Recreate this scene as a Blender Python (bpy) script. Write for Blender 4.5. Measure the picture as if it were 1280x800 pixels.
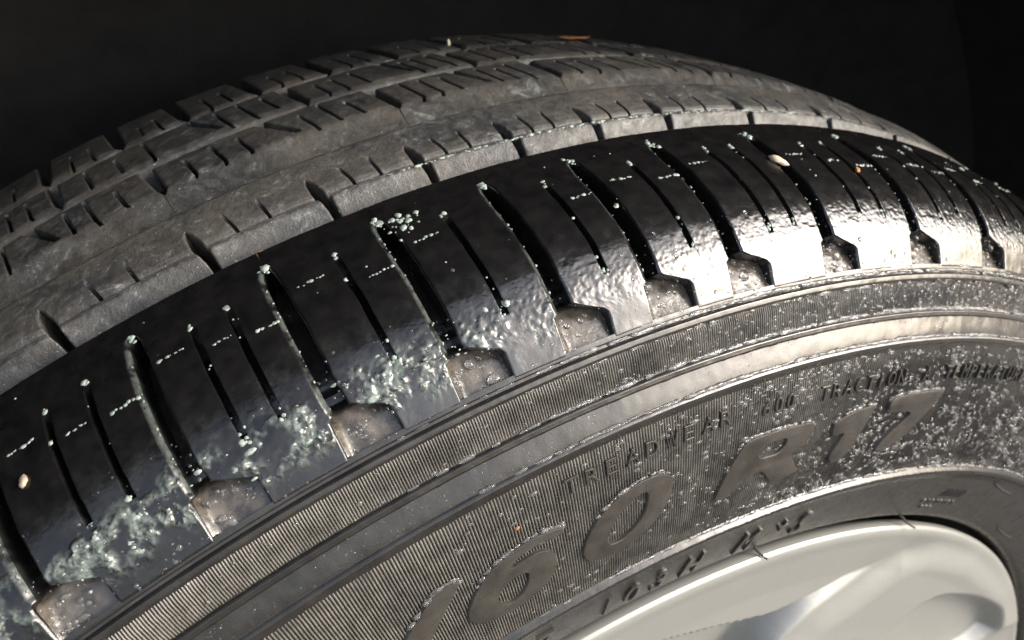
import bpy, math, random
import numpy as np
from mathutils import Matrix, Vector
from mathutils.geometry import tessellate_polygon

for o in list(bpy.data.objects):
    bpy.data.objects.remove(o)
SC = bpy.context.scene
COL = SC.collection
random.seed(7)
RNG = np.random.default_rng(7)
AXLE = 0.357                                    # wheel centre above the ground, metres

# ------------------------------------------------------------------ camera
CAM_POS = np.array([-114.458, -108.149, 411.853])   # mm from the wheel centre
YAW, PITCH = 0.477048, 0.529999
d = np.array([math.sin(YAW)*math.cos(PITCH), math.cos(YAW)*math.cos(PITCH), -math.sin(PITCH)])
rt = np.cross(d, [0, 0, 1]); rt /= np.linalg.norm(rt)
up = np.cross(rt, d)
cam = bpy.data.cameras.new('Camera')
cam.sensor_fit = 'HORIZONTAL'; cam.sensor_width = 36.0; cam.lens = 0.780965*36.0
cam.clip_start = 0.004; cam.clip_end = 3000
cam.dof.use_dof = True; cam.dof.focus_distance = 0.163; cam.dof.aperture_fstop = 26.0
co = bpy.data.objects.new('Camera', cam); COL.objects.link(co)
m = Matrix.Identity(4)
for i in range(3):
    m[i][0], m[i][1], m[i][2] = rt[i], up[i], -d[i]
    m[i][3] = CAM_POS[i]*0.001 + (AXLE if i == 2 else 0)
co.matrix_world = m
SC.camera = co

# ------------------------------------------------------------------ sky and sun
SUN_AZ, SUN_EL = math.radians(51), math.radians(30)   # azimuth from -Y towards +X
sd = Vector((math.sin(SUN_AZ)*math.cos(SUN_EL), -math.cos(SUN_AZ)*math.cos(SUN_EL), math.sin(SUN_EL)))
W = bpy.data.worlds.new('World'); SC.world = W; W.use_nodes = True
nt = W.node_tree
bg = nt.nodes['Background']
sky = nt.nodes.new('ShaderNodeTexSky'); sky.sky_type = 'NISHITA'; sky.sun_disc = False
sky.sun_elevation = SUN_EL
sky.sun_rotation = math.atan2(sd.x, sd.y)
sky.air_density = 1.0; sky.dust_density = 4.5; sky.ozone_density = 1.0
hz = nt.nodes.new('ShaderNodeHueSaturation'); hz.inputs['Saturation'].default_value = 0.62   # milky haze, the whole sky alike
nt.links.new(sky.outputs[0], hz.inputs['Color']); nt.links.new(hz.outputs[0], bg.inputs[0])
bg.inputs[1].default_value = 0.15
sl = bpy.data.lights.new('sun', 'SUN'); sl.energy = 0.8; sl.angle = math.radians(20.0); sl.color = (1.0, 0.94, 0.83)
so = bpy.data.objects.new('sun', sl); COL.objects.link(so)
so.rotation_euler = (-sd).to_track_quat('-Z', 'Y').to_euler()
SC.view_settings.view_transform = 'Standard'; SC.view_settings.look = 'None'
SC.view_settings.exposure = 1.5; SC.view_settings.gamma = 1.0
SC.view_settings.use_curve_mapping = False

# ------------------------------------------------------------------ materials
def mat(name):
    M = bpy.data.materials.new(name); M.use_nodes = True
    n = M.node_tree.nodes; b = n['Principled BSDF']
    return M, M.node_tree, b
def node(t, kind, **kw):
    x = t.nodes.new(kind)
    for k, v in kw.items():
        if k in x.inputs.keys() if isinstance(k, str) else False: x.inputs[k].default_value = v
        else: setattr(x, k, v)
    return x
def noise(t, scale, detail=3.0, rough=0.55, dist=0.0, stretch=None):
    c = t.nodes.new('ShaderNodeTexCoord')
    n = t.nodes.new('ShaderNodeTexNoise')
    n.inputs['Scale'].default_value = scale; n.inputs['Detail'].default_value = detail
    n.inputs['Roughness'].default_value = rough; n.inputs['Distortion'].default_value = dist
    if stretch:
        mp = t.nodes.new('ShaderNodeMapping'); mp.inputs['Scale'].default_value = stretch
        t.links.new(c.outputs['Object'], mp.inputs[0]); t.links.new(mp.outputs[0], n.inputs['Vector'])
    else:
        t.links.new(c.outputs['Object'], n.inputs['Vector'])
    return n.outputs['Fac']
def ramp(t, src, stops):
    r = t.nodes.new('ShaderNodeValToRGB'); e = r.color_ramp.elements
    while len(e) < len(stops): e.new(0.5)
    for i, (p, c) in enumerate(stops):
        e[i].position = p; e[i].color = (c, c, c, 1) if not isinstance(c, tuple) else (*c, 1)
    t.links.new(src, r.inputs[0]); return r.outputs[0]
def mix(t, fac, a, b, typ='MIX'):
    x = t.nodes.new('ShaderNodeMix'); x.data_type = 'RGBA'; x.blend_type = typ
    for s, v in ((x.inputs[0], fac), (x.inputs[6], a), (x.inputs[7], b)):
        if hasattr(v, 'is_output'): t.links.new(v, s)
        else: s.default_value = (*v, 1) if isinstance(v, tuple) else v
    return x.outputs[2]
def bump(t, b, src, strength, dist, prev=None):
    x = t.nodes.new('ShaderNodeBump'); x.inputs['Strength'].default_value = strength
    x.inputs['Distance'].default_value = dist
    t.links.new(src, x.inputs['Height'])
    if prev: t.links.new(prev, x.inputs['Normal'])
    t.links.new(x.outputs[0], b.inputs['Normal']); return x.outputs[0]
def attr(t, name):
    a = t.nodes.new('ShaderNodeAttribute'); a.attribute_name = name; return a.outputs['Fac']

# wet, dressed black rubber of the shoulder (film = dried greenish residue plus painted sunlit slot edges, per vertex)
M_SHO, t, b = mat('wet_black_rubber')
base = ramp(t, noise(t, 260, 4), [(0.3, (0.004, 0.004, 0.0045)), (0.7, (0.010, 0.0095, 0.0095))])
film_sunedge_c = ramp(t, noise(t, 900, 5, 0.7), [(0.33, (0.02, 0.022, 0.02)), (0.5, (0.11, 0.128, 0.117)), (0.72, (0.14, 0.168, 0.152))])
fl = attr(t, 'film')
t.links.new(mix(t, fl, base, film_sunedge_c), b.inputs['Base Color'])
t.links.new(ramp(t, noise(t, 330, 4), [(0.3, 0.16), (0.7, 0.30)]), b.inputs['Roughness'])
b.inputs['IOR'].default_value = 1.55
t.links.new(attr(t, 'wet'), b.inputs['Coat Weight']); b.inputs['Coat IOR'].default_value = 1.5  # wet coat also turned down leftward, standing in for a darker reflection
t.links.new(ramp(t, noise(t, 420, 5, 0.65), [(0.32, 0.06), (0.68, 0.24)]), b.inputs['Coat Roughness'])
p = bump(t, b, noise(t, 2600, 3), 0.15, 0.00015)
bump(t, b, noise(t, 700, 4), 0.12, 0.0004, p)

# sidewall rubber: moist, dark grey, slightly brown
M_SID, t, b = mat('damp_sidewall_rubber')
t.links.new(ramp(t, noise(t, 180, 5), [(0.3, (0.010, 0.009, 0.0085)), (0.7, (0.022, 0.020, 0.018))]), b.inputs['Base Color'])
t.links.new(mix(t, attr(t, 'wet'), ramp(t, noise(t, 240, 4), [(0.3, 0.19), (0.72, 0.31)]), (0.10, 0.10, 0.10)), b.inputs['Roughness'])
b.inputs['IOR'].default_value = 1.55
t.links.new(attr(t, 'damp_dim'), b.inputs['Coat Weight']); b.inputs['Coat Roughness'].default_value = 0.12  # coat weight lowered on the left to dim its reflected sky
p = bump(t, b, noise(t, 3200, 3), 0.18, 0.00015)
bump(t, b, noise(t, 620, 4), 0.12, 0.0004, p)

# fine serrations and lettering: same rubber with a faint grey dust on top
M_RIB, t, b = mat('serrated_rubber')
r0 = ramp(t, noise(t, 150, 5), [(0.3, (0.010, 0.0095, 0.009)), (0.7, (0.024, 0.022, 0.020))])
r1 = ramp(t, noise(t, 300, 5), [(0.3, (0.085, 0.080, 0.070)), (0.7, (0.185, 0.174, 0.153))])
t.links.new(mix(t, attr(t, 'dry'), r0, r1), b.inputs['Base Color'])
t.links.new(ramp(t, noise(t, 300, 4), [(0.3, 0.22), (0.7, 0.34)]), b.inputs['Roughness'])
b.inputs['IOR'].default_value = 1.52
bump(t, b, noise(t, 2400, 3), 0.15, 0.0002)

M_LET, t, b = mat('lettering_rubber')
t.links.new(ramp(t, noise(t, 200, 5), [(0.3, (0.026, 0.0235, 0.0205)), (0.7, (0.048, 0.044, 0.038))]), b.inputs['Base Color'])
t.links.new(ramp(t, noise(t, 300, 4), [(0.3, 0.18), (0.7, 0.30)]), b.inputs['Roughness'])
bump(t, b, noise(t, 3000, 3), 0.3, 0.0002)

# dry dusty tread
M_TRD, t, b = mat('dusty_tread_rubber')
c0 = ramp(t, noise(t, 190, 8, 0.76, 0.8), [(0.32, (0.012, 0.012, 0.013)), (0.48, (0.042, 0.042, 0.043)), (0.58, (0.070, 0.072, 0.071)), (0.70, (0.25, 0.257, 0.25))])
c1 = mix(t, ramp(t, noise(t, 45, 4), [(0.4, 0.0), (0.68, 0.55)]), c0, (0.11, 0.098, 0.08))
sp = ramp(t, noise(t, 1500, 2), [(0.70, 0.0), (0.76, 0.8)])
c2 = mix(t, sp, c1, (0.40, 0.39, 0.35))
dk = ramp(t, noise(t, 900, 5, 0.75), [(0.34, 0.6), (0.50, 0.0)])
t.links.new(mix(t, dk, c2, (0.025, 0.025, 0.026)), b.inputs['Base Color'])
t.links.new(ramp(t, noise(t, 400, 3), [(0.3, 0.32), (0.7, 0.62)]), b.inputs['Roughness'])
p = bump(t, b, noise(t, 2100, 4), 0.5, 0.0003)
bump(t, b, noise(t, 640, 5, 0.65), 0.35, 0.0006, p)

# groove floor
M_GRV, t, b = mat('groove_rubber')   # dust = dry brown dust lying in the pockets
g0 = ramp(t, noise(t, 200, 4), [(0.3, (0.012, 0.012, 0.012)), (0.7, (0.028, 0.026, 0.024))])
g1 = ramp(t, noise(t, 260, 5), [(0.35, (0.030, 0.026, 0.022)), (0.65, (0.13, 0.112, 0.092))])
t.links.new(mix(t, attr(t, 'dust'), g0, g1), b.inputs['Base Color'])
t.links.new(ramp(t, noise(t, 300, 4), [(0.3, 0.12), (0.7, 0.28)]), b.inputs['Roughness'])
b.inputs['Coat Weight'].default_value = 0.6; b.inputs['Coat Roughness'].default_value = 0.08
bump(t, b, noise(t, 520, 5), 0.45, 0.0006)

# water
M_WAT, t, b = mat('water')
b.inputs['Base Color'].default_value = (1, 1, 1, 1); b.inputs['Roughness'].default_value = 0.02
b.inputs['IOR'].default_value = 1.33; b.inputs['Transmission Weight'].default_value = 0.95

# dried dressing foam
M_FOA, t, b = mat('tyre_dressing_foam')
t.links.new(ramp(t, noise(t, 700, 4), [(0.3, (0.12, 0.155, 0.138)), (0.7, (0.36, 0.41, 0.372))]), b.inputs['Base Color'])
b.inputs['Roughness'].default_value = 0.32
bump(t, b, noise(t, 2500, 3), 0.3, 0.0003)

# silver painted wheel cover
M_SIL, t, b = mat('silver_paint')
t.links.new(ramp(t, noise(t, 2500, 2), [(0.35, (0.27, 0.27, 0.254)), (0.65, (0.31, 0.31, 0.293))]), b.inputs['Base Color'])
b.inputs['Metallic'].default_value = 0.35
t.links.new(ramp(t, noise(t, 60, 3), [(0.3, 0.34), (0.7, 0.42)]), b.inputs['Roughness'])
b.inputs['Coat Weight'].default_value = 0.25; b.inputs['Coat Roughness'].default_value = 0.12
bump(t, b, noise(t, 4000, 2), 0.08, 0.0001)

M_BLK, t, b = mat('black_painted_steel')
t.links.new(ramp(t, noise(t, 120, 4), [(0.3, (0.012, 0.012, 0.013)), (0.7, (0.03, 0.03, 0.03))]), b.inputs['Base Color'])
b.inputs['Roughness'].default_value = 0.45

M_LIN, t, b = mat('black_liner_plastic')
t.links.new(ramp(t, noise(t, 60, 5), [(0.3, (0.006, 0.006, 0.0065)), (0.7, (0.013, 0.013, 0.0135))]), b.inputs['Base Color'])
b.inputs['Roughness'].default_value = 0.75; b.inputs['Specular IOR Level'].default_value = 0.25
bump(t, b, noise(t, 900, 4), 0.4, 0.001)

M_GND, t, b = mat('weathered_driveway')
t.links.new(ramp(t, noise(t, 9, 8, 0.65), [(0.3, (0.085, 0.080, 0.072)), (0.7, (0.14, 0.132, 0.118))]), b.inputs['Base Color'])
b.inputs['Roughness'].default_value = 0.85
bump(t, b, noise(t, 220, 5), 0.5, 0.002)

def simple(name, c, rough=0.5, sc=800, var=0.35):
    M, t, b = mat(name)
    lo = tuple(x*(1-var) for x in c); hi = tuple(min(1, x*(1+var)) for x in c)
    t.links.new(ramp(t, noise(t, sc, 4), [(0.3, lo), (0.7, hi)]), b.inputs['Base Color'])
    b.inputs['Roughness'].default_value = rough
    return M
M_LEAF = simple('dry_leaf', (0.30, 0.13, 0.06), 0.6)
M_SEED = simple('pale_seed', (0.62, 0.50, 0.36), 0.35, 300, 0.2)
M_GRIT = simple('tan_grit', (0.34, 0.27, 0.20), 0.7)
M_ORNG = simple('orange_bark', (0.50, 0.24, 0.08), 0.6)
M_WHT = simple('white_grain', (0.75, 0.72, 0.55), 0.5, 800, 0.1)
M_HAIR = simple('vent_hair_rubber', (0.006, 0.006, 0.006), 0.7)

# ------------------------------------------------------------------ tyre surface
PROF = np.array([(231.35,10.06),(240,7.2),(252,3.0),(260,0.3),(262.9,-1.2),(266,-1.0),(275,-1.2),(290,-0.8),(300,0.1),(307.25,1.0),(310,2.4),(314,4.8),(318,6.2),(322.1,7.0),(324.2,7.9),(325.2,9.0),(330,11.5),(335,15),(339.5,20),(343,26),(346,34),(348.3,45),(349.8,55.4),(351.4,64.2),(354,75),(355.4,81),(356.6,100),(357,118),(356,148),(353.5,175),(348,195),(335,210)], float)
SL = np.concatenate([[0], np.cumsum(np.linalg.norm(np.diff(PROF, axis=0), axis=1))])
_ss = np.arange(-0.0, SL[-1], 0.25)
_ker = np.exp(-0.5*(np.arange(-20, 21)*0.25/1.8)**2); _ker /= _ker.sum()
def _sm(v):
    e = np.concatenate([v[0]+(np.arange(-20, 0))*(v[1]-v[0]), v, v[-1]+(np.arange(1, 21))*(v[-1]-v[-2])])
    return np.convolve(e, _ker, 'valid')
_R = _sm(np.interp(_ss, SL, PROF[:, 0])); _A = _sm(np.interp(_ss, SL, PROF[:, 1]))
_tr = np.gradient(_R, _ss); _ta = np.gradient(_A, _ss)
_l = np.hypot(_tr, _ta); _NR, _NA = _ta/_l, -_tr/_l
# the tyre goes on behind the wheel cover
_ss = np.concatenate([[-20., -12, -6], _ss])
_k = _ss >= 8.6
_R, _A, _NR, _NA = _R[_k[3:]], _A[_k[3:]], _NR[_k[3:]], _NA[_k[3:]]
_R = np.concatenate([[235.2, 235.6, 236.4, 237.8], _R]); _A = np.concatenate([[32., 20, 13.0, 9.0], _A])
_NR = np.concatenate([[-1., -1, -.9, -.7], _NR]); _NA = np.concatenate([[-.05, -.1, -.4, -.7], _NA])
_ss = np.concatenate([[-20., -8.0, 2.0, 6.5], _ss[_k]])

def surf(th, s, h=0.0):
    """degrees round the wheel, mm along the section, mm above the skin -> metres"""
    th, s, h = np.broadcast_arrays(np.asarray(th, float), np.asarray(s, float), np.asarray(h, float))
    r = np.interp(s, _ss, _R) + np.interp(s, _ss, _NR)*h
    a = np.interp(s, _ss, _A) + np.interp(s, _ss, _NA)*h
    T = np.radians(th)
    return np.stack([r*np.sin(T), a, r*np.cos(T)], -1)*0.001 + np.array([0, 0, AXLE])
def sstep(a, b, x):
    t = np.clip((x-a)/(b-a), 0, 1); return t*t*(3-2*t)
_LAT = RNG.random((512, 512))
def vnoise(x, y, seed=0):
    x = x + seed*17.3; y = y + seed*9.1
    xi = np.floor(x).astype(int); yi = np.floor(y).astype(int)
    fx = x-xi; fy = y-yi; fx = fx*fx*(3-2*fx); fy = fy*fy*(3-2*fy)
    g = lambda i, j: _LAT[(xi+i) % 512, (yi+j) % 512]
    return (g(0, 0)*(1-fx)+g(1, 0)*fx)*(1-fy) + (g(0, 1)*(1-fx)+g(1, 1)*fx)*fy
def fbm(x, y, sc, seed=0, o=4):
    v = 0; a = 0.5; tot = 0
    for k in range(o):
        v = v + a*vnoise(x/sc*2**k, y/sc*2**k, seed+k*3); tot += a; a *= 0.55
    return v/tot

def link(o, parent=None):
    COL.objects.link(o)
    if parent: o.parent = parent
    return o
def mesh_obj(name, V, F, material, parent=None, smooth=True, sharp=35, attrs=None):
    me = bpy.data.meshes.new(name)
    V = np.asarray(V, np.float32).reshape(-1, 3)
    if isinstance(F, np.ndarray) and F.ndim == 2:
        n, k = F.shape
        me.vertices.add(len(V)); me.vertices.foreach_set('co', V.ravel())
        me.loops.add(n*k); me.loops.foreach_set('vertex_index', F.astype(np.int32).ravel())
        me.polygons.add(n); me.polygons.foreach_set('loop_start', np.arange(0, n*k, k, dtype=np.int32))
        me.update(calc_edges=True)
    else:
        me.from_pydata(V.tolist(), [], [list(map(int, f)) for f in F]); me.update()
    if attrs:
        for k, v in attrs.items():
            a = me.attributes.new(k, 'FLOAT', 'POINT'); a.data.foreach_set('value', np.asarray(v, np.float32).ravel())
    if smooth:
        me.polygons.foreach_set('use_smooth', np.ones(len(me.polygons), bool))
        if sharp:
            me.set_sharp_from_angle(angle=math.radians(sharp))
    me.materials.append(material)
    return link(bpy.data.objects.new(name, me), parent)
def grid_faces(n, m, off=0, wrap=False):
    i, j = np.meshgrid(np.arange(n-1), np.arange(m if wrap else m-1), indexing='ij')
    j2 = (j+1) % m
    return np.stack([i*m+j, i*m+j2, (i+1)*m+j2, (i+1)*m+j], -1).reshape(-1, 4)+off
def patch(name, TH, S, H, material, parent, depth=None, attrs=None, sharp=40):
    """grid (rows = s, cols = theta) with walls down to the depth"""
    n, m = TH.shape
    V = surf(TH, S, H).reshape(-1, 3); F = [grid_faces(n, m)]
    at = {k: v.ravel() for k, v in (attrs or {}).items()}
    if depth is not None:
        idx = np.arange(n*m).reshape(n, m)
        loop = np.concatenate([idx[0, :], idx[1:, -1], idx[-1, -2::-1], idx[-2:0:-1, 0]])
        ths, ss = TH.ravel()[loop], S.ravel()[loop]
        dep = depth(ths, ss) if callable(depth) else np.full(len(loop), -depth)
        hh = np.minimum(dep, H.ravel()[loop]-0.05)
        base = len(V); k = len(loop)
        V = np.concatenate([V, V[loop], surf(ths, ss, hh*0.5+H.ravel()[loop]*0.5), surf(ths, ss, hh)])
        a = np.arange(k); c = (a+1) % k
        for q in (0, 1):
            F.append(np.stack([base+q*k+a, base+(q+1)*k+a, base+(q+1)*k+c, base+q*k+c], -1))
        for key in at:
            at[key] = np.concatenate([at[key], at[key][loop]*0.3, at[key][loop]*0, at[key][loop]*0])
    return mesh_obj(name, V, np.concatenate(F), material, parent, True, sharp, at)
def empty(name, label, cat, loc=(0, 0, 0), group=None):
    o = bpy.data.objects.new(name, None); COL.objects.link(o); o.location = loc
    o.empty_display_size = 0.02
    o['label'] = label; o['category'] = cat
    if group: o['group'] = group
    return o

# ------------------------------------------------------------------ setting: ground and wheel arch
V = [(-60, -60, 0), (60, -60, 0), (60, 60, 0), (-60, 60, 0)]
g = mesh_obj('ground', V, [(0, 1, 2, 3)], M_GND, smooth=False); g['kind'] = 'structure'

def revolve(pts, ths, material, name, parent=None, jitter=0.0):
    """(radius mm, depth mm) section swept round the axle"""
    P = np.array(pts, float); T = np.radians(np.asarray(ths, float))
    r = P[:, 0][:, None] + jitter*(fbm(np.tile(P[:, 1][:, None], (1, len(T))), np.tile(np.degrees(T)*7, (len(P), 1)), 40, 5)-0.5)
    V = np.stack([r*np.sin(T), np.tile(P[:, 1][:, None], (1, len(T))), r*np.cos(T)], -1)*0.001+np.array([0, 0, AXLE])
    return mesh_obj(name, V.reshape(-1, 3), grid_faces(len(P), len(T)), material, parent, True, 35)
liner = revolve([(500, -20), (497, -14), (501, -7), (512, 4), (520, 40), (522, 75), (518, 80), (518, 96), (522, 101), (524, 150), (522, 205), (510, 250), (450, 285), (200, 300), (90, 300)],
                np.linspace(-118, 118, 240), M_LIN, 'wheel_arch_liner', jitter=3.0)  # unseen outer lip set unusually wide to let more sky onto the tread
liner['kind'] = 'structure'

# ------------------------------------------------------------------ the tyre
tyre = empty('tyre', 'wet black car tyre with dusty worn tread and raised size lettering', 'tyre')
TH_FINE = np.arange(-42, 46.01, 0.12)
TH_RING = np.concatenate([TH_FINE, np.arange(48, 317.1, 2.5)])

# sidewall with its ridges and steps
HS = np.array([(-20, 0), (29.5, 0), (31.8, 0.35), (33.2, 0.95), (34.4, 0.95), (35.1, 0.1), (35.8, -0.5), (76.0, -0.5), (76.8, -0.3), (77.3, 0.35), (78.3, 0.5), (78.8, 0.25), (79.3, -0.2),
               (84.3, -0.2), (84.7, 0.3), (85.7, 0.4), (86.1, 0.1), (86.3, -0.6), (94.0, -0.6), (94.3, 0.15), (94.8, 0.35), (95.8, 0.35), (96.2, 0.0), (96.5, -0.55), (97.1, -0.55), (97.4, -0.15), (97.9, -0.1), (98.6, -0.1)])
def hs(s): return np.interp(s, HS[:, 0], HS[:, 1])
rows = np.unique(np.round(np.concatenate([np.arange(-20, 98.6, 0.9), HS[:, 0], HS[:, 0]+0.12, HS[:, 0]-0.12, [98.6]]), 3))
rows = rows[(rows >= -20) & (rows <= 98.6)]
S, TH = np.meshgrid(rows, TH_RING, indexing='ij')
X = TH*5.4
H = hs(S) + (fbm(X, S, 7, 1)-0.5)*0.22*sstep(20, 36, S) + (fbm(X, S, 1.3, 2)-0.5)*0.10*sstep(30, 36, S)
V = surf(TH, S, H).reshape(-1, 3)
wet = np.where((TH < 60), sstep(-2, 8, TH-(S-60)*-0.10), 0)*sstep(35, 36, S)*(1-sstep(76, 77, S))
mesh_obj('sidewall', V, grid_faces(*TH.shape, wrap=True), M_SID, tyre, True, 50, {'wet': wet.ravel(), 'damp_dim': (np.where(TH < 60, 0.45*sstep(-13, -2, TH+8*(fbm(X, S, 16, 48)-0.5)), 0.1)*sstep(34, 36, S)).ravel()})

SLOT = [-41.4, -36.0, -30.8, -25.4, -20.05, -15.25, -11.0, -6.75, -2.95, 0.95, 6.0, 11.65, 17.3, 22.8, 27.6, 32.0, 36.8, 42.0]
# tread base: floor of slots, pockets and grooves
DEP = np.array([(96.8, -0.6), (97.6, -1.0), (98.2, -1.5), (106.8, -4.6), (109.0, -6.8), (120, -7.5), (314, -7.5)])
def floor_h(th, s, fillet=False):
    h = np.interp(s, DEP[:, 0], DEP[:, 1])
    if fillet:
        for sl_ in SLOT:
            x = (th-(sl_-0.50))*5.8
            h = h + ((x > -0.6) & (x < 2.0))*(1-np.clip(x, 0, 2.0)/2.0)**2*(-h*0.8)*sstep(97.6, 98.6, s)*(1-sstep(105.5, 107.5, s))
    return h
rows = np.unique(np.concatenate([np.arange(96.8, 112, 0.4), np.arange(112, 314, 2.0)]))
S, TH = np.meshgrid(rows, TH_RING, indexing='ij')
H = floor_h(TH, S, True) + (fbm(TH*5.8, S, 2.0, 4)-0.5)*0.25
mesh_obj('tread_base', surf(TH, S, H).reshape(-1, 3), grid_faces(*TH.shape, wrap=True), M_GRV, tyre, True, 50, {'dust': (1-sstep(106.0, 108.5, S+3*(fbm(TH*5.8, S, 3, 8)-0.5))).ravel()})

# shoulder blocks, one between each two slots
HW = 0.27                                            # half slot width, degrees
def film_mask(th, s):
    x = th*5.9
    n = fbm(x, s, 6.0, 31)
    left = 1-sstep(-9.5, -3.0, th)
    band = sstep(100.0, 105.5, s)*(1-sstep(109.5, 116.5, s+6*(n-0.5)))
    m1 = left*band*sstep(0.44, 0.60, n)*sstep(0.36, 0.55, fbm(x, s, 1.8, 33))
    m2 = left*0.25*sstep(0.5, 0.7, fbm(x, s, 3.0, 37))*(1-sstep(118, 126, s))
    return np.clip(m1*(1-0.6*sstep(-13, -9, th))+m2*0.2, 0, 1)
def shoulder_h(th, s):
    x = th*5.9
    cr = (0.45+0.55*sstep(-14, -7, th))*sstep(103.0, 106.5, s)*(1-sstep(112.0, 120.0, s+5*(fbm(x, s, 9, 21)-0.5)))
    h = cr*((fbm(x, s, 0.95, 11, 3)-0.5)*0.17 + (np.abs(fbm(x*0.9, s*1.2, 1.3, 12, 3)-0.5))*0.20)
    h = h + (fbm(x, s, 12, 13)-0.5)*0.35 + (fbm(x, s, 3, 14)-0.5)*0.07
    h = h + film_mask(th, s)*((fbm(x, s, 1.4, 15, 4)-0.35)*1.7)
    return h
SIPES = []
def make_block(k):
    a, c = SLOT[k], SLOT[k+1]
    wmm = (c-a)*5.95
    fr = [0.385+random.uniform(-.02, .02), 0.685+random.uniform(-.02, .02)] if c-a > 4.5 else [0.53+random.uniform(-.03, .03)]
    # columns: u in mm from the left edge of the slot-to-slot span
    wid = wmm-2*HW*5.95
    us = list(np.arange(0, wid, 0.28)) + [0.08, 0.2, 0.4, 0.65, wid-1.2, wid-1.0, wid-0.65, wid-0.4, wid-0.2, wid-0.08, wid]
    sip = []
    for f in fr:
        uc = f*wid; w = 0.74
        sip.append(uc); SIPES.append(a+HW+uc/5.95)
        us = [u for u in us if abs(u-uc) > w+0.2]
        us += [uc-w-0.14, uc-w-0.03, uc-w, uc-w+0.03, uc, uc+w-0.03, uc+w, uc+w+0.03, uc+w+0.14]
    us = np.array(sorted(set(np.round(us, 4))))
    ss = np.unique(np.round(np.concatenate([np.arange(97.7, 102, 0.36), np.arange(102, 119, 0.24), np.arange(119, 153.4, 0.45), [97.85, 98.05, 152.6, 152.95, 153.2, 153.4]]), 4))
    S, U = np.meshgrid(ss, us/wid, indexing='ij')
    cut = np.interp(ss, [97, 103.6, 104.6, 106.6, 107.8, 200], [1.28, 1.26, 1.12, 0.38, 0.04, 0.0])   # pocket on the left edge
    cutr = np.interp(ss, [97, 106.2, 106.9, 200], [0.22, 0.20, 0.0, 0.0])
    wob = (fbm(ss, ss*0+k*7.7, 6, 40)-0.5)*0.10
    gs = np.interp(ss, [107, 138, 144.0, 146.2, 146.9], [1.0, 0.95, 0.72, 0.30, 0.0])
    tl = a+HW*gs+cut+wob*(gs > 0); tr = c-HW*gs-cutr+wob*0.7*(gs > 0)
    opn = (gs > 0.01)[:, None]*1.0
    TH = tl[:, None]+U*(tr-tl)[:, None]
    H = shoulder_h(TH, S)
    wrow = (tr-tl)[:, None]*5.95
    dl = U*wrow; dr = (1-U)*wrow
    de = np.minimum(dl, dr); ds = np.minimum(S-97.7, 153.4-S+0*U)
    rr = 0.55; rw = np.interp(S, [106, 108, 140, 150], [0.5, 1.25, 1.1, 0.5])
    H = H*(1-opn*(1-np.clip(de/0.8, 0.15, 1))) - opn*0.45*np.clip(1-dl/rr, 0, 1)**2 - opn*0.8*rw*np.clip(1-dr/rw, 0, 1)**1.5 - 0.5*np.clip(1-ds/rr, 0, 1)**2
    um = us[None, :]
    for i, uc in enumerate(sip):
        s0 = 111.2+random.uniform(-1, 1.4); s1 = 139.6+random.uniform(-.8, .8)
        act = sstep(s0, s0+1.8, S)*(1-sstep(s1-0.8, s1, S))
        hw = 0.74
        inside = np.clip((hw+0.001-np.abs(um-uc))/0.03, 0, 1)
        lipb = np.clip(1-(np.abs(um-uc)-hw)/0.14, 0, 1)*(1-(inside > 0.5))
        H = H - act*(inside*4.2 + lipb*0.07)
    return patch('shoulder_block', TH, S, H, M_SHO, tyre, lambda t_, s_: floor_h(t_, s_)-0.4, {'wet': 0.05+0.75*sstep(-17, -7, TH+10*(fbm(TH*5.9, S, 14, 47)-0.5)), 'film': np.maximum(film_mask(TH, S), opn*0.55*np.clip(1.6-dr/0.75, 0, 1)*sstep(106, 109, S)*(1-sstep(2, 6, TH))*sstep(0.3, 0.55, fbm(TH*6, S, 2.5, 44)))}, 42)  # residue mask plus a pale strip painted where slot edges face the sun
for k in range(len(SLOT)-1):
    make_block(k)

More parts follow.
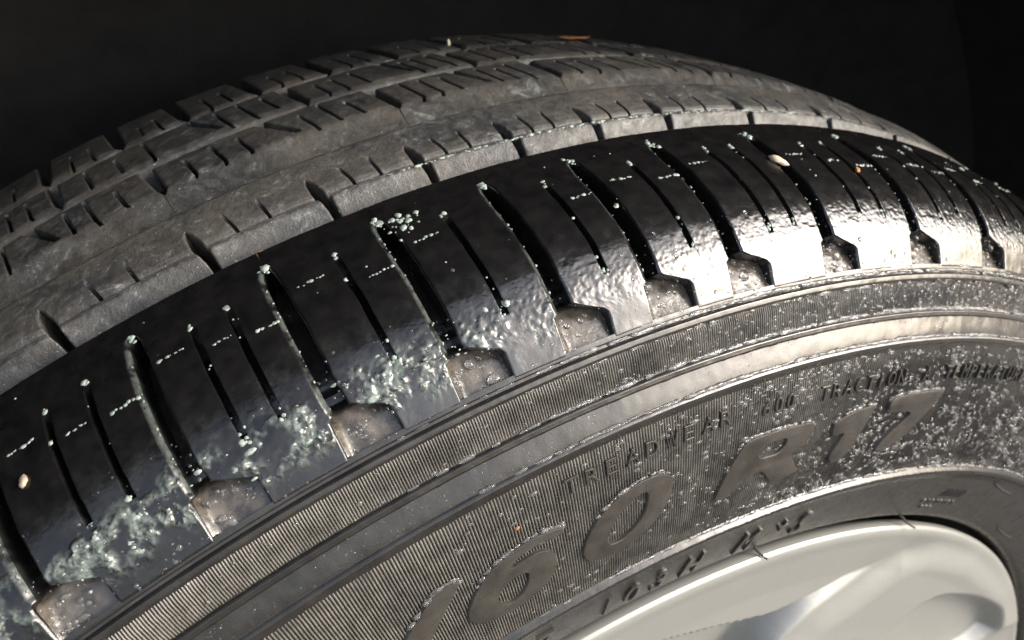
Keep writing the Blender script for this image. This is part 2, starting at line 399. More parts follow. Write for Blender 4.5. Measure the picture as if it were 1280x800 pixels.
# second rib: near lip, fine groove and body, cut by short slots
R2 = [-40.0, -34.2, -28.5, -22.35, -16.75, -12.0, -7.9, -3.95, -0.15, 3.55, 8.4, 13.9, 19.4, 25.0, 30.0, 35.0, 40.0]
R2H = np.array([(155.0, -7.6), (155.6, -7.0), (160.6, -1.15), (161.3, -0.35), (161.7, -0.05), (162.3, 0.05), (162.6, -0.3), (162.8, -1.9), (164.2, -1.9), (164.6, -0.8), (165.6, -0.25), (167.5, 0), (178.2, 0), (179.0, -0.2), (179.6, -0.8), (180.0, -3), (180.3, -7.6)])
def make_rib2(k):
    a, c = R2[k], R2[k+1]
    wid = (c-a)*6.15
    fr = [0.30+random.uniform(-.03, .03), 0.60+random.uniform(-.03, .03)]
    us = list(np.arange(0, wid, 0.42)) + [0.1, 0.3, 0.6, wid-.6, wid-.3, wid-.1, wid]
    for f in fr:
        us = [u for u in us if abs(u-f*wid) > 0.75]
        us += [f*wid+e for e in (-.65, -.5, -.46, 0, .46, .5, .65)]
    us = np.array(sorted(set(np.round(us, 4))))
    ss = np.unique(np.round(np.concatenate([np.arange(155, 180.3, 0.45), R2H[:, 0]]), 4))
    S, U = np.meshgrid(ss, us/wid, indexing='ij')
    sk = np.interp(ss, [155, 160, 171, 181], [0.15, 0.05, -0.35, -0.45])
    gap = np.interp(ss, [155, 160, 163, 166, 169.5, 171.2, 181], [0.13, 0.17, 0.24, 0.22, 0.12, 0.0, 0.0])
    tl = a+sk+gap*0.7; tr = c+sk-gap*1.3
    TH = tl[:, None]+U*(tr-tl)[:, None]
    x = TH*6.15
    H = np.interp(S, R2H[:, 0], R2H[:, 1]) + ((fbm(x, S, 1.6, 51)-0.5)*0.16+(fbm(x, S, 7, 52)-0.5)*0.22)*sstep(159, 163, S)
    H = H + (fbm(x, S*0.4, 1.2, 53)-0.5)*0.5*np.exp(-((S-161.9)/0.6)**2)
    de = np.minimum(U, 1-U)*wid
    g = (gap > 0.01)[:, None]
    H = H - g*0.35*np.clip(1-de/0.5, 0, 1)**2
    for f in fr:
        act = sstep(164.2, 165.5, S)*(1-sstep(170.0, 171.5, S))
        inside = np.clip((0.501-np.abs(us[None, :]-f*wid))/0.04, 0, 1)
        H = H-act*inside*np.interp(S, [164, 168, 171.5], [2.6, 2.2, 0.6])
    return patch('rib_block', TH, S, H, M_TRD, tyre, lambda t_, s_: -8.0+0*t_, None, 45)
for k in range(len(R2)-1):
    make_rib2(k)

# three rows further in, each block cut by fine sipes and a slanting slot
def seg_dist(TH, S, p, q):
    x, y = TH*6.2, S
    ax, ay, bx, by = p[0]*6.2, p[1], q[0]*6.2, q[1]
    dx, dy = bx-ax, by-ay
    t_ = np.clip(((x-ax)*dx+(y-ay)*dy)/(dx*dx+dy*dy), 0, 1)
    return np.hypot(x-ax-t_*dx, y-ay-t_*dy), t_
def make_row(name, wides, s_wall, s0, s1, nsip, ssip, seed, saw, dg):
    for k in range(len(wides)-1):
        a, c = wides[k], wides[k+1]
        wid = (c-a)*6.2
        us = list(np.arange(0, wid, 0.42))+[0.15, wid-.15, wid]
        fr = [f+random.uniform(-.012, .012) for f in nsip]
        for f in fr:
            us = [u for u in us if abs(u-f*wid) > 0.9]
            us += [f*wid+e for e in (-.74, -.58, -.53, 0, .53, .58, .74)]
        us = np.array(sorted(set(np.round(us, 4))))
        ss = np.unique(np.round(np.concatenate([np.arange(s_wall, s1+1.2, 0.42), [s1, s1+1.2]]), 4))
        S, U = np.meshgrid(ss, us/wid, indexing='ij')
        sk = np.interp(ss, [s_wall, s0, s1+1.2], [0.12, 0.05, -0.35])
        gap = np.interp(ss, [s_wall, s0-1.5, s0+0.5, s1, s1+2], np.array([0.0, 0.0, 0.34, 0.46, 0.50])*(1.35 if name == 'far_block' else 1.0))
        tl = a+sk+gap*0.6; tr = c+sk-gap*0.6
        TH = tl[:, None]+U*(tr-tl)[:, None]
        x = TH*6.2
        H = np.interp(S, [s_wall, s_wall+0.8, s0-1.5, s0, s0+1, s1-0.6, s1, s1+0.4, s1+1.2], [-7.6, -6.2, -0.9, -0.15, 0, 0, -0.25, -1.2, -7.6])
        H = H + ((fbm(x, S, 1.6, seed)-0.5)*0.2+(fbm(x, S, 6, seed+1)-0.5)*0.35)*sstep(s_wall, s0, S)
        de = np.minimum(U, 1-U)*wid
        H = H - (gap > 0.05)[:, None]*0.4*np.clip(1-de/0.6, 0, 1)**2
        for f in fr:
            e1 = ssip[1]-random.uniform(0, 5); e0 = ssip[0]+random.uniform(0, 1.5)
            act = sstep(e0, e0+0.8, S)*(1-sstep(e1-0.5, e1+0.5, S))
            inside = np.clip((0.581-np.abs(us[None, :]-f*wid))/0.05, 0, 1)
            H = H-act*inside*4.2
        for p_, q_ in [((a+dg[0]*(c-a), dg[1]), (a+dg[2]*(c-a), dg[3]))]:
            dd, t_ = seg_dist(TH, S, p_, q_)
            w = 1.5-0.8*t_
            H = H-4.5*(1-sstep(w-0.35, w+0.15, dd))*(S > s0-1.5)
        S = S + saw[0]*(U-0.5)*(1-sstep(s_wall, s1, S)) + saw[1]*(U-0.5)*sstep(s_wall, s1, S)
        patch(name, TH, S, np.maximum(H, -7.6), M_TRD, tyre, lambda t_, s_: -8.0+0*t_, None, 48)
W3 = [-37.6, -27.5, -17.3, -7.1, 0.9, 10.0, 19.6, 29.8]
W4 = [-41.0, -31.5, -21.4, -10.2, -1.8, 7.5, 17.0, 27.0, 36.0]
W5 = [-36.0, -31.0, -26.6, -22.0, -18.4, -15.2, -11.6, -8.0, -4.4, -0.6, 3.4, 7.4, 12.0, 17.0, 22.0, 27.0, 32.2]
make_row('centre_block', W3, 183.0, 194.5, 211.5, (0.137, 0.255, 0.38, 0.657, 0.755, 0.863), (193.2, 210.5), 61, (0.0, 2.0), (0.42, 217, 0.58, 196.5))
make_row('inner_block', W4, 213.0, 217.5, 237.5, (0.12, 0.25, 0.37, 0.70, 0.80, 0.90), (216.4, 236.4), 71, (2.0, 2.0), (0.46, 252, 0.66, 219.5))
make_row('far_block', W5, 239.5, 243.0, 272.0, (0.35, 0.68), (241.8, 262), 81, (2.5, 0.0), (0.2, 280, 0.3, 276))

# fine radial serrations (too many to pick apart): outer band and lettered sidewall
def serrations(name, s0, s1, pitch, width, height, ths, base_h, gapfn=None):
    n = 9 if s1-s0 > 20 else 5
    sv = np.linspace(s0, s1, n)
    cross = np.array([-1, -0.72, -0.25, 0.25, 0.72, 1])*width/2
    hh = np.array([0, 0.72, 1.0, 1.0, 0.72, 0])*height
    Vs, Fs, Ds, off = [], [], [], 0
    cfs = grid_faces(n, 6)
    for i, t0 in enumerate(ths):
        hv = np.full(n, 1.0); hv[0] = hv[-1] = 0.25
        jit = RNG.normal(0, 0.05, n)
        t_ = t0+(cross[None, :]+RNG.normal(0, .012, (n, 1)))/5.2*np.ones((n, 1))
        fade = 1-0.72*sstep(3, 13, t0+(sv-60)*-0.10)
        h = base_h+hh[None, :]*(fade*(hv*(1+jit)+0.25*(fbm(np.full(n, t0*5.2), sv, 5, 91)-0.5)))[:, None]
        Vs.append(surf(t_, sv[:, None]+RNG.normal(0, .06), h).reshape(-1, 3)); Fs.append(cfs+off); off += n*6
        Ds.append(np.repeat(np.clip((fade-0.28)/0.72, 0, 1), 6)*(0.55+0.9*(fbm(np.full(n*6, t0*5.2), np.repeat(sv, 6), 9, 92)-0.3)))
    o = mesh_obj(name, np.concatenate(Vs), np.concatenate(Fs), M_RIB, tyre, True, 60, {'dry': np.clip(np.concatenate(Ds), 0, 1)})
    o['kind'] = 'stuff'
    return o
serrations('serrated_band', 86.5, 93.9, 0, 0.44, 0.62, np.arange(-32, 36, 0.109), -0.70)
serrations('serrated_sidewall', 36.0, 76.0, 0, 0.50, 0.55, np.arange(-32, 36, 0.137), -0.55)

# raised lettering -------------------------------------------------------
BIG = {
'slash': [[(-18.3,47.5),(-17.27,54.85),(-15.38,62.09),(-14.79,62.3),(-14.21,62.04),(-14.25,60.92),(-16.36,50.17),(-17.0,46.2)]],
'6': [[(-9.28,60.66),(-9.89,61.62),(-10.78,62.15),(-11.85,61.39),(-12.97,59.61),(-13.75,55.95),(-14.36,51.83),(-14.48,48.92),(-14.13,46.04),(-13.35,44.89),(-12.37,44.29),(-11.33,45.11),(-10.37,47.31),(-9.86,50.58),(-9.84,53.85),(-10.19,56.50),(-10.70,57.59),(-11.37,57.41),(-11.86,57.00),(-12.04,57.27),(-11.72,58.70),(-11.15,59.67),(-10.36,59.46),(-9.64,59.11),(-9.32,59.34)],
      [(-12.21,53.77),(-11.52,53.89),(-11.26,52.91),(-11.36,50.50),(-11.78,47.87),(-12.40,46.92),(-12.90,48.02),(-12.99,50.33),(-12.68,52.39)]],
'0': [[(-3.61,60.63),(-4.33,62.70),(-5.34,62.82),(-6.50,61.15),(-7.52,58.33),(-8.25,53.69),(-8.56,49.37),(-8.34,46.36),(-7.45,44.89),(-6.36,44.80),(-5.25,46.64),(-4.31,49.39),(-3.71,53.86),(-3.51,57.95)],
      [(-4.93,59.01),(-5.37,59.33),(-6.25,57.16),(-6.87,53.83),(-7.21,50.49),(-7.09,48.36),(-6.49,47.91),(-5.71,49.65),(-5.16,52.49),(-4.93,56.11)]],
'R': [[(0.61,61.68),(2.60,61.67),(4.74,61.02),(5.26,59.65),(5.13,56.41),(4.64,53.65),(3.83,53.07),(4.19,50.81),(4.54,47.78),(4.93,46.20),(3.22,44.94),(2.84,45.59),(2.11,50.60),(0.95,50.67),(0.79,47.96),(-0.35,45.86),(-0.98,46.41),(-0.16,55.00)],
      [(1.96,58.69),(3.37,58.64),(3.38,56.45),(2.95,54.43),(1.82,54.80),(1.62,55.88)]],
'1': [[(6.58,58.54),(7.94,60.75),(9.49,61.31),(9.47,59.38),(9.12,53.71),(8.70,47.76),(8.00,45.39),(7.40,45.03),(7.03,47.30),(7.42,51.66),(7.77,54.78),(6.74,54.19)]],
'7': [[(10.72,62.56),(15.33,63.21),(15.15,61.02),(14.23,54.36),(13.00,47.65),(11.87,45.50),(10.88,45.48),(11.42,49.50),(13.21,57.16),(10.86,57.81)]],
'bar': [[(31.5,39.0),(34.6,44.5),(40.0,47.0),(40.0,40.5),(34.0,38.2)]],
}
def chaikin(P, n):
    P = np.array(P, float)
    for _ in range(n):
        Q = np.roll(P, -1, 0)
        P = np.stack([0.82*P+0.18*Q, 0.18*P+0.82*Q], 1).reshape(-1, 2) if _ == 0 else np.stack([0.75*P+0.25*Q, 0.25*P+0.75*Q], 1).reshape(-1, 2)
    return P
def offset(P, dist, k=5.0):
    """grow a closed outline by dist mm (theta in degrees, k mm per degree)"""
    Q = P*np.array([k, 1.0])
    area = 0.5*np.sum(Q[:, 0]*np.roll(Q[:, 1], -1)-np.roll(Q[:, 0], -1)*Q[:, 1])
    e = np.roll(Q, -1, 0)-Q; e /= np.linalg.norm(e, axis=1)[:, None]+1e-9
    nrm = np.stack([e[:, 1], -e[:, 0]], 1)*(1 if area > 0 else -1)
    n2 = nrm+np.roll(nrm, 1, 0); n2 /= np.linalg.norm(n2, axis=1)[:, None]+1e-9
    return (Q+n2*dist)/np.array([k, 1.0])
def raised(name, loops, base, top, material, parent, smoothn=2, k=5.0, draft=0.35, bev=0.22):
    Ls = [chaikin(l, smoothn) if smoothn else np.array(l, float) for l in loops]
    rings = []                       # per loop: bottom, top-edge, top-inset
    V, F = [], []; tops = []; off = 0
    for i, L in enumerate(Ls):
        sgn = 1 if i == 0 else -1
        r0 = offset(L, sgn*draft, k); r1 = L; r2 = offset(L, -sgn*bev, k)
        n = len(L)
        for rr, h in ((r0, base), (r1, top-0.5*bev), (r2, top)):
            V.append(surf(rr[:, 0], rr[:, 1], h))
        a = np.arange(n); c = (a+1) % n
        for q in (0, 1):
            F += np.stack([off+q*n+a, off+q*n+c, off+(q+1)*n+c, off+(q+1)*n+a], -1).tolist()
        tops.append((r2, off+2*n)); off += 3*n
    flat = [i0+j for (r2, i0) in tops for j in range(len(r2))]
    polys = [[Vector((p_[0]*k, p_[1], 0)) for p_ in r2] for (r2, _) in tops]
    for tri in tessellate_polygon(polys):
        F.append([flat[j] for j in tri])
    return mesh_obj(name, np.concatenate(V), F, material, parent, True, 28)
for key, loops in BIG.items():
    o = raised('letter', loops, -0.6, 0.75, M_LET, tyre, 2, 5.0, 0.35, 0.26)
    o['label'] = {'slash': 'raised slanted slash of the size marking', 'bar': 'raised pale edge of the next moulded mark'}.get(key, 'large raised italic ' + key + ' of the size marking')

def glyph(ch):
    c = bpy.data.curves.new('g', 'FONT'); c.body = ch; c.size = 1.0; c.resolution_u = 3; c.extrude = 0.0; c.fill_mode = 'NONE'
    o = bpy.data.objects.new('g', c); COL.objects.link(o)
    me = bpy.data.meshes.new_from_object(o)
    vs = [tuple(v.co[:2]) for v in me.vertices]
    adj = {}
    for e in me.edges:
        adj.setdefault(e.vertices[0], []).append(e.vertices[1]); adj.setdefault(e.vertices[1], []).append(e.vertices[0])
    seen, loops = set(), []
    for s_ in adj:
        if s_ in seen: continue
        L, cur, prev = [], s_, None
        while cur not in seen:
            seen.add(cur); L.append(vs[cur])
            nx = [q for q in adj[cur] if q != prev and q not in seen]
            prev = cur
            if not nx: break
            cur = nx[0]
        if len(L) > 2: loops.append(np.array(L))
    bpy.data.objects.remove(o); bpy.data.curves.remove(c); bpy.data.meshes.remove(me)
    loops.sort(key=lambda L: -(np.ptp(L[:, 0])*np.ptp(L[:, 1])))
    return loops
GL = {}
def small_letter(ch, th, s0, hgt, wdt, base, top, slant=0.0, k=5.2):
    """character with its foot at s0, left edge at th"""
    if ch not in GL: GL[ch] = glyph(ch)
    loops = GL[ch]
    if not loops: return
    out = []
    nar = 0.3 if ch in '1I' else 0.0
    x0 = min(L[:, 0].min() for L in loops); x1 = max(L[:, 0].max() for L in loops)
    for L in loops:
        y = L[:, 1]/0.70
        out.append(np.stack([th+(nar*wdt+(L[:, 0]-x0)/(max(x1-x0, 0.25))*wdt*min(1, max(x1-x0, .3)/0.5)+slant*y*hgt)/k, s0+y*hgt], 1))
    if ch in '0689ABDOPQR4+' or len(out) == 1:
        return raised('letter', out, base, top, M_LET, tyre, 0, k, 0.10, 0.10)
    return raised('letter', out[:1], base, top, M_LET, tyre, 0, k, 0.10, 0.10)
def text_row(txt, th0, step, s0, hgt, wdt, base, top, slant=0.0):
    th = th0
    for ch in txt:
        if ch != ' ': small_letter(ch, th, s0, hgt, wdt, base, top, slant)
        th += step
text_row('TREADWEAR', -8.85, 0.99, 68.2, 4.2, 3.3, -0.45, 0.45)
text_row('600', 1.55, 0.72, 67.0, 4.2, 2.6, -0.45, 0.45)
text_row('TRACTION', 5.2, 0.80, 66.3, 4.2, 2.9, -0.45, 0.45)
text_row('A', 12.9, 0.8, 66.3, 4.2, 2.9, -0.45, 0.45)
text_row('TEMPERATURE', 14.8, 0.80, 66.3, 4.2, 2.9, -0.45, 0.45)
# load and speed marking on the smooth bead area
for ch, th in (('7', -11.5), ('1', -7.2), ('0', -5.5), ('3', -3.4), ('H', -1.1), ('M', 3.3), ('+', 6.3), ('S', 8.3)):
    s0, hg, wd = (11.2, 11.8, 5.2) if ch != '+' else (15.5, 8.0, 3.6)
    small_letter(ch, th, s0, hg, wd, -0.2, 0.6, 0.0, 4.3)
for i in range(5):
    small_letter('1', 24.2+i*0.62, 19.6, 3.6, 1.6, -0.1, 0.45, 0.5, 4.35)
for i in range(8):
    small_letter('n' if i % 2 else 'o', 22.6+i*0.62, 15.6, 3.0, 1.9, -0.1, 0.35, 0.3, 4.3)
for i in range(3):
    small_letter('o', 23.4+i*0.6, 12.4, 2.6, 1.8, -0.1, 0.35, 0.3, 4.3)

# rubber moulding hairs
def tube(name, pts, r0, r1, material, parent, n=8):
    P = np.array(pts, float); Vs = []; F = []
    for i, p_ in enumerate(P):
        tg = P[min(i+1, len(P)-1)]-P[max(i-1, 0)]; tg /= np.linalg.norm(tg)
        a = np.cross(tg, [0.3, 0.9, 0.2]); a /= np.linalg.norm(a); c = np.cross(tg, a)
        r = r0+(r1-r0)*i/(len(P)-1)
        for j in range(n):
            q = 2*math.pi*j/n; Vs.append(p_+r*(math.cos(q)*a+math.sin(q)*c))
    for i in range(len(P)-1):
        for j in range(n): F.append((i*n+j, i*n+(j+1) % n, (i+1)*n+(j+1) % n, (i+1)*n+j))
    F.append(tuple(range(n))[::-1]); F.append(tuple((len(P)-1)*n+j for j in range(n)))
    return mesh_obj(name, Vs, F, material, parent)
for th, s, vec in ((6.18, 6.5, (3.3, -3.3, -4.1)), (22.63, 7.4, (5.5, -3.6, -5.8)), (29.65, 28.9, (5.5, -3.5, -4.3)), (39.9, 12.0, (5.2, -3.6, -4.4))):
    b0 = surf(th, s, -0.3); v = np.array(vec)*0.001
    sag = np.array([0.0, 0.0, -0.0006])
    tube('moulding_hair', [b0+v*u+sag*math.sin(u*math.pi) for u in np.linspace(0, 1, 8)], 0.00050, 0.00034, M_HAIR, tyre)

# ------------------------------------------------------------------ wheel cover
cover = empty('wheel_cover', 'silver painted wheel with curved spoke and sunken pocket inside the tyre', 'wheel')
def poly_sdf(X, Z, P):
    P = np.array(P, float); dmin = np.full(X.shape, 1e9); inside = np.zeros(X.shape, bool)
    for i in range(len(P)):
        a, b_ = P[i], P[(i+1) % len(P)]
        e = b_-a; t_ = np.clip(((X-a[0])*e[0]+(Z-a[1])*e[1])/(e@e), 0, 1)
        dmin = np.minimum(dmin, np.hypot(X-a[0]-t_*e[0], Z-a[1]-t_*e[1]))
        c1 = (a[1] > Z) != (b_[1] > Z)
        with np.errstate(divide='ignore', invalid='ignore'):
            xi = (b_[0]-a[0])*(Z-a[1])/(b_[1]-a[1])+a[0]
        inside ^= c1 & (X < xi)
    return np.where(inside, -dmin, dmin)
WINDOW = [(-80,190),(-45,208),(-10.6,215.1),(3.5,211.2),(24.5,205.1),(40,200.5),(57.5,200.8),(83.8,200.3),(100,200.5),(78.5,193.5),(60.7,188.5),(46.7,180.2),(36,160),(24,130),(0,122),(-40,130),(-80,150)]
POCKET = [(84,146),(120.8,165.3),(134.9,162.5),(162.0,147.5),(188,126),(196,106),(178,96),(140,100)]
th = np.concatenate([np.arange(-45, 88, 0.22), np.arange(88, 316, 3.0)])
rr = np.unique(np.concatenate([np.arange(70, 200, 1.2), np.arange(200, 231, 0.7), [231.2, 232, 232.8, 233.4, 233.9, 234.3, 234.6, 234.75, 234.8, 234.7, 234.3]]))
rr = np.concatenate([np.arange(70, 200, 1.2), np.arange(200, 231, 0.7), [231.3, 232, 232.7, 233.3, 233.8, 234.2, 234.5]])
Rr, Th = np.meshgrid(rr, th, indexing='ij')
Xc, Zc = Rr*np.sin(np.radians(Th)), Rr*np.cos(np.radians(Th))
A = np.interp(Rr, [70, 150, 190, 215, 228, 231.3, 232.7, 233.8, 234.5], [6, 7.5, 8.5, 8.2, 7.0, 6.5, 6.5, 6.8, 7.6])
WINDOW = chaikin(WINDOW, 2); POCKET = chaikin(POCKET, 3)
sw = poly_sdf(Xc, Zc, WINDOW)
# sharp lip towards the rim, soft hollow towards the spoke
softw = np.interp(Xc, [0, 35, 60, 100], [0.7, 1.6, 6.0, 8.0])
A = A + 15*sstep(0, 1, np.clip(-sw/np.maximum(softw*2.2, 1), 0, 1)) - 0.0
# spoke swells towards the viewer beside the hollow
dsp = poly_sdf(Xc, Zc, [(100,200.5),(78.5,193.5),(60.7,188.5),(46.7,180.2),(36,160),(24,130),(60,100),(160,90),(215,100),(190,140),(150,178),(120,197)])
A = A - 3.0*sstep(0, 13, -dsp)
# shallow hollow running between ring and spoke where the window closes
cl = np.minimum.reduce([seg_dist(Xc/6.2, Zc, (p_[0]/6.2, p_[1]), (q_[0]/6.2, q_[1]))[0] for p_, q_ in zip([(60, 194), (83, 198.5), (102, 199)], [(83, 198.5), (102, 199), (118, 192)])])
A = A + 1.2*np.exp(-(cl/5.5)**2)*np.interp(Xc, [50, 70, 100, 125], [0, 1, 0.8, 0])
spk = poly_sdf(Xc, Zc, POCKET)
A = A + 7.5*sstep(0, 1, np.clip(-spk/np.interp(Zc, [100, 150, 165], [9, 7, 3.0]), 0, 1))
V = np.stack([Xc, A, Zc], -1).reshape(-1, 3)*0.001+np.array([0, 0, AXLE])
F = grid_faces(*Xc.shape, wrap=True)
cx = Xc.ravel()[F].mean(1); cs = sw.ravel()[F].mean(1)
F = F[~((cs < -1.0) & (cx < 4.2))]
mesh_obj('cover_face', V, F, M_SIL, cover, True, 60)
# rolled outer edge of the cover
T = np.radians(th)
ring = [(234.5, 7.6), (234.7, 8.6), (234.3, 10.5), (232.5, 13.5), (229, 17)]
V = np.array([[(r*np.sin(t_), a, r*np.cos(t_)) for t_ in T] for r, a in ring]).reshape(-1, 3)*0.001+np.array([0, 0, AXLE])
mesh_obj('rolled_edge', V, grid_faces(len(ring), len(T), wrap=True), M_SIL, cover, True, 60)
# black rim behind
rim = revolve([(236, 18.5), (230, 22), (218, 34), (212, 60), (205, 90), (60, 100)], np.linspace(0, 360, 181), M_BLK, 'steel_rim')
rim['label'] = 'black steel rim seen through the gap behind the silver wheel'; rim['category'] = 'rim'

# ------------------------------------------------------------------ water, foam and debris
def domes(name, C, N, T, rad, hgt, elong, material, segs=9, rings=4, wob=0.12):
    """many little caps in one mesh: centres C, normals N, tangents T"""
    n = len(C); B = np.cross(N, T)
    ph = np.linspace(0, 2*np.pi, segs, endpoint=False)
    Vs = []
    for i in range(rings):
        e = i/(rings)*np.pi/2
        rr_, zz = np.cos(e)**0.8, np.sin(e)
        w = 1+wob*RNG.normal(0, 1, (n, segs))*(0.8 if i == 0 else 0.5)
        off = (T[:, None]*np.cos(ph)[None, :, None]*(rr_*w*rad[:, None]*elong[:, None])[..., None]
               + B[:, None]*np.sin(ph)[None, :, None]*(rr_*w*rad[:, None])[..., None]
               + N[:, None]*(zz*hgt-0.00008)[:, None, None])
        Vs.append(C[:, None]+off)
    Vs.append((C+N*(hgt-0.00006)[:, None])[:, None])
    V = np.concatenate(Vs, 1)                              # n, rings*segs+1
    k = rings*segs+1; F4 = []
    for i in range(rings-1):
        for j in range(segs):
            F4.append((i*segs+j, i*segs+(j+1) % segs, (i+1)*segs+(j+1) % segs, (i+1)*segs+j))
    for j in range(segs):
        q = (rings-1)*segs; F4.append((q+j, q+(j+1) % segs, k-1, k-1))
    base = np.arange(n)*k
    q4 = np.array(F4[:(rings-1)*segs]); t3 = np.array([f[:3] for f in F4[(rings-1)*segs:]])
    me_F = [tuple(r) for r in (base[:, None, None]+q4[None]).reshape(-1, 4).tolist()]+[tuple(r) for r in (base[:, None, None]+t3[None]).reshape(-1, 3).tolist()]
    return mesh_obj(name, V.reshape(-1, 3), me_F, material, None, True, None)
def frames(th, s, h):
    C = surf(th, s, h); e = 0.02
    Tt = surf(th+e, s, h)-C; Tt /= np.linalg.norm(Tt, axis=1)[:, None]
    N = surf(th, s, h+1.0)-C; N /= np.linalg.norm(N, axis=1)[:, None]
    return C, N, Tt
TT, SS, HH, RA, EL = [], [], [], [], []
def drops(th, s, h, r, el=1.0):
    n = len(th)
    TT.append(th); SS.append(s); HH.append(np.broadcast_to(h, n).astype(float)); RA.append(np.broadcast_to(r, n).astype(float)); EL.append(np.broadcast_to(el, n).astype(float))
def lognorm(n, med, sig, hi): return np.clip(RNG.lognormal(math.log(med), sig, n), 0.06, hi)
# lettered sidewall: heavy on the right, light on the left
n = 9500; th = RNG.uniform(-14, 34, n); s = RNG.uniform(36.3, 76, n)
keep = RNG.random(n) < np.clip((sstep(-9, 13, th-(60-s)*0.12)*1.0+0.09), 0, 1)*(0.12+0.88*sstep(0.42, 0.58, fbm(th*2.2, s, 2.4, 95)))
th, s = th[keep], s[keep]; drops(th, s, -0.25+0.13*(th < 5), lognorm(len(th), 0.29, 0.42, 0.85), RNG.uniform(0.9, 2.6, len(th)))
# ribbed band, right side
n = 1700; th = RNG.uniform(-22, 34, n); s = RNG.uniform(86.4, 94, n); keep = RNG.random(n) < sstep(-9, 9, th)+0.12
th, s = th[keep], s[keep]; drops(th, s, -0.1, lognorm(len(th), 0.24, 0.4, 0.6), RNG.uniform(1, 2.2, len(th)))
# beads along the ridges
for sc, h, n in ((86.5, -0.35, 420), (79.1, -0.1, 420), (97.1, -0.4, 380), (35.6, -0.2, 160), (94.2, -0.2, 120)):
    th = RNG.uniform(-16, 34, n); keep = RNG.random(n) < sstep(-14, 3, th)*0.95+0.05
    th = th[keep]; drops(th, np.full(len(th), sc)+RNG.normal(0, .12, len(th)), h, lognorm(len(th), 0.48, 0.25, 0.75), RNG.uniform(1.2, 5.0, len(th)))
# plain band and lower shoulder: fine spray
n = 900; th = RNG.uniform(-26, 30, n); s = RNG.uniform(79.5, 84.2, n); drops(th, s, -0.2, lognorm(n, 0.13, 0.35, 0.35))
n = 900; th = RNG.uniform(-28, 30, n); s = 98.3+7.5*RNG.random(n)**1.3; drops(th, s, shoulder_h(th, s)-0.02, lognorm(n, 0.16, 0.55, 0.95))
n = 500; th = RNG.uniform(-28, 30, n); s = RNG.uniform(105, 118, n); drops(th, s, shoulder_h(th, s), lognorm(n, 0.17, 0.5, 0.7))
n = 60; th = RNG.uniform(-28, 25, n); s = RNG.uniform(118, 150, n); drops(th, s, shoulder_h(th, s), lognorm(n, 0.13, 0.5, 0.5))
# water standing in the pockets
for sl_ in SLOT:
    n = 16; th = sl_-0.45+RNG.random(n)*1.6; s = RNG.uniform(98.6, 106.0, n)
    drops(th, s, floor_h(th, s, True), lognorm(n, 0.42, 0.6, 1.3), RNG.uniform(0.8, 1.6, n))
# pearls along the upper edges of the big letters
for key in ('6', '0', 'R', '1', '7', 'slash'):
    L = chaikin(BIG[key][0], 1); c = L.mean(0)
    for i in range(len(L)):
        p_, q_ = L[i], L[(i+1) % len(L)]
        if (p_[1]+q_[1])/2 < c[1]+2.5: continue
        m_ = max(1, int(abs(q_[0]-p_[0])*5/0.6))
        u = RNG.random(m_); th = p_[0]+(q_[0]-p_[0])*u; s = p_[1]+(q_[1]-p_[1])*u+0.3
        drops(th, s, 0.3, lognorm(m_, 0.46, 0.3, 0.7), RNG.uniform(1, 2.4, m_))
TT, SS, HH, RA, EL = map(np.concatenate, (TT, SS, HH, RA, EL))
C, N, Tt = frames(TT, SS, HH)
wd = domes('water_droplets', C, N, Tt, RA*0.001, RA*0.001*RNG.uniform(0.55, 0.85, len(RA)), EL, M_WAT, 8, 3, 0.10)
wd['kind'] = 'stuff'; wd['label'] = 'fine water droplets beading over the sidewall and shoulder'; wd['category'] = 'water'

# foam residue: dashes, ends of cuts, edges of slots, smears
TT, SS, HH, RA, EL = [], [], [], [], []
for k in range(len(SLOT)-1):
    a, c = SLOT[k], SLOT[k+1]
    if c < -30 or a > 30: continue
    cuts = [a]+[x for x in SIPES if a < x < c]+[c]
    for j in range(len(cuts)-1):
        mid = cuts[j]*0.5+cuts[j+1]*0.5+0.05; ln = min((cuts[j+1]-cuts[j])*0.23, 0.45); sv = (135.2, 131.6, 129.6)[j]+RNG.normal(0, .5)
        if random.random() < 0.22: continue
        m_ = 7; th = np.linspace(mid-ln, mid+ln, m_)+RNG.normal(0, .03, m_)
        drops(th, sv+RNG.normal(0, .15, m_), shoulder_h(th, np.full(m_, sv))+0.0, lognorm(m_, 0.34, 0.3, 0.5), 1.3)
    for x in cuts[1:-1]:                                     # sipe ends
        m_ = 4; drops(x+RNG.normal(0, .05, m_), 140.3+RNG.normal(0, .6, m_), 0.0, lognorm(m_, 0.40, 0.4, 0.8), 1.0)
        m_ = 2; th = x+RNG.normal(0, .10, m_); s = RNG.uniform(112, 138, m_); drops(th, s, shoulder_h(th, s)-0.1, lognorm(m_, 0.26, 0.4, 0.5))
        m_ = 5; th = x+RNG.normal(0, .10, m_); s = 111.5+RNG.normal(0, 1, m_); drops(th, s, shoulder_h(th, s)-0.1, lognorm(m_, 0.32, 0.4, 0.8))
    m_ = 7; th = a-0.05+RNG.normal(0, .08, m_); s = 146.2+RNG.normal(0, .8, m_); drops(th, s, -0.05, lognorm(m_, 0.5, 0.4, 1.0))
    m_ = 10; s = RNG.uniform(108, 146, m_); th = a-HW-0.02+RNG.normal(0, .015, m_); drops(th, s, -0.3, lognorm(m_, 0.20, 0.35, 0.45), 0.8)
n = 900; th = RNG.uniform(-29, -3, n); s = RNG.uniform(102, 117, n)
keep = RNG.random(n) < film_mask(th, s)*0.8; th, s = th[keep], s[keep]
drops(th, s, shoulder_h(th, s)-0.05, lognorm(len(th), 0.20, 0.5, 0.7), RNG.uniform(0.7, 2.4, len(th)))
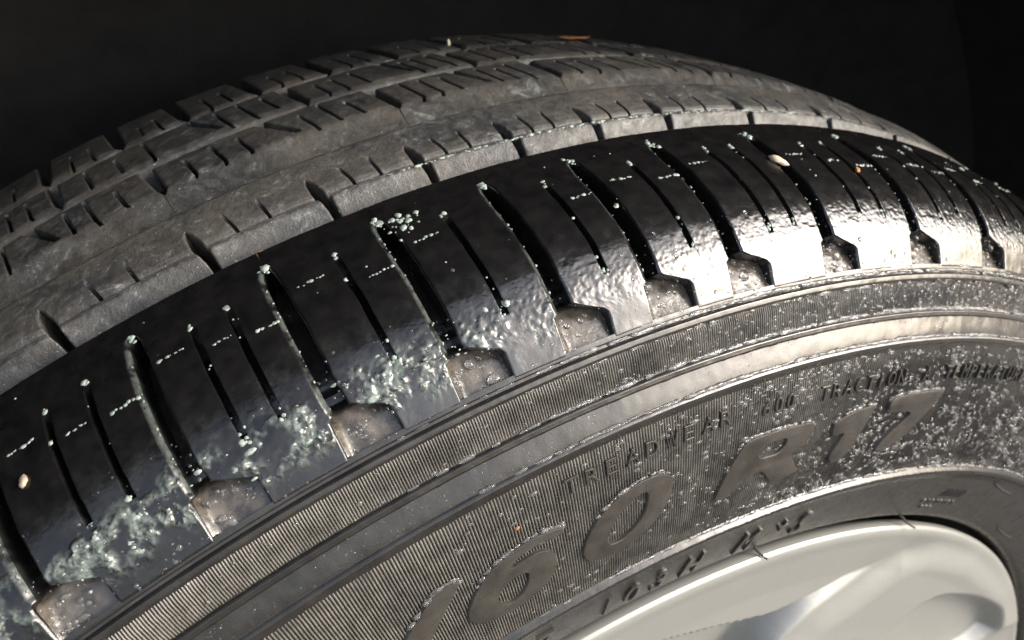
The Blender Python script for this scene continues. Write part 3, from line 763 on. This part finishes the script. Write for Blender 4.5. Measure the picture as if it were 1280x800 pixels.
m_ = 30; th = -10.3+RNG.normal(0, .28, m_); s = 142+RNG.normal(0, 2.0, m_); drops(th, s, 0.0, lognorm(m_, 0.4, 0.4, 0.9))
n = 25; th = RNG.uniform(-28, 25, n); s = RNG.uniform(120, 150, n); drops(th, s, 0.05, lognorm(n, 0.2, 0.5, 0.6))
# beads of foam along the lip of the second rib
n = 170; th = RNG.uniform(-9, 12, n); drops(th, 161.9+RNG.normal(0, .18, n), 0.0, lognorm(n, 0.28, 0.3, 0.5), RNG.uniform(1, 2.4, n))
TT, SS, HH, RA, EL = map(np.concatenate, (TT, SS, HH, RA, EL))
C, N, Tt = frames(TT, SS, HH)
fo = domes('dressing_foam', C, N, Tt, RA*0.001, RA*0.001*RNG.uniform(0.4, 0.75, len(RA)), EL, M_FOA, 8, 3, 0.32)
fo['kind'] = 'stuff'; fo['label'] = 'pale grey-green dried tyre dressing foam on the shoulder blocks'; fo['category'] = 'foam'

def chunk(name, label, cat, th, s, h, dims, rotz, material, seed, bendy=0.0):
    """a small irregular crumb lying on the rubber; dims in mm"""
    n, mseg = 7, 10; rg = np.random.default_rng(seed); Vs = []
    C = surf(th, s, h); N = surf(th, s, h+1)-C; N /= np.linalg.norm(N)
    T = surf(th+.02, s, h)-C; T /= np.linalg.norm(T); B = np.cross(N, T)
    T, B = T*math.cos(rotz)+B*math.sin(rotz), B*math.cos(rotz)-T*math.sin(rotz)
    for i in range(n):
        u = -1+2*i/(n-1); r = max(0.08, math.sqrt(max(0, 1-u*u)))*(1-0.35*u*(seed % 2))
        for j in range(mseg):
            q = 2*math.pi*j/mseg; w = 1+rg.normal(0, .13)
            lx, ly, lz = u*dims[0]/2, math.cos(q)*r*w*dims[1]/2, math.sin(q)*r*w*dims[2]/2+bendy*u*u*dims[0]
            Vs.append((T*lx+B*ly+N*lz)*0.001)
    F = [(i*mseg+j, i*mseg+(j+1) % mseg, (i+1)*mseg+(j+1) % mseg, (i+1)*mseg+j) for i in range(n-1) for j in range(mseg)]
    F += [tuple(range(mseg))[::-1], tuple((n-1)*mseg+j for j in range(mseg))]
    o = mesh_obj(name, Vs, F, material, None, True, 50)
    o.location = C; o['label'] = label; o['category'] = cat
    return o
chunk('leaf_fragment', 'curled reddish brown leaf scrap on the far top edge of the tread', 'leaf', 6.6, 243, 1.0, (16, 3.4, 0.8), 0.22, M_LEAF, 3, 0.025)
chunk('seed', 'pale cream drop-shaped seed lodged on a shoulder block', 'seed', 5.75, 131.4, 0.5, (5.6, 2.2, 1.7), -0.95, M_SEED, 5)
chunk('grit_crumb', 'tan crumb of grit on the leftmost black shoulder block', 'grit', -24.4, 127.2, 0.3, (2.8, 1.6, 0.9), 1.2, M_GRIT, 8)
chunk('bark_flake', 'small orange flake on the pale groove wall', 'flake', -15.15, 157.4, -3.6, (2.7, 0.9, 0.8), 0.5, M_ORNG, 4)
chunk('white_grain', 'tiny bright yellow-white grain on the tread crest', 'grain', -0.9, 247.5, 0.5, (1.6, 1.1, 2.6), 1.4, M_WHT, 6)
chunk('mud_crumb', 'tiny orange-tan crumb between sipes at the right', 'crumb', 9.9, 127.0, 0.3, (2.6, 1.2, 1.0), 1.0, M_ORNG, 9)
chunk('brown_speck', 'small brown speck on the serrated sidewall above the six', 'speck', -11.2, 66.2, -0.1, (1.2, 0.8, 0.6), 0.4, M_LEAF, 12)
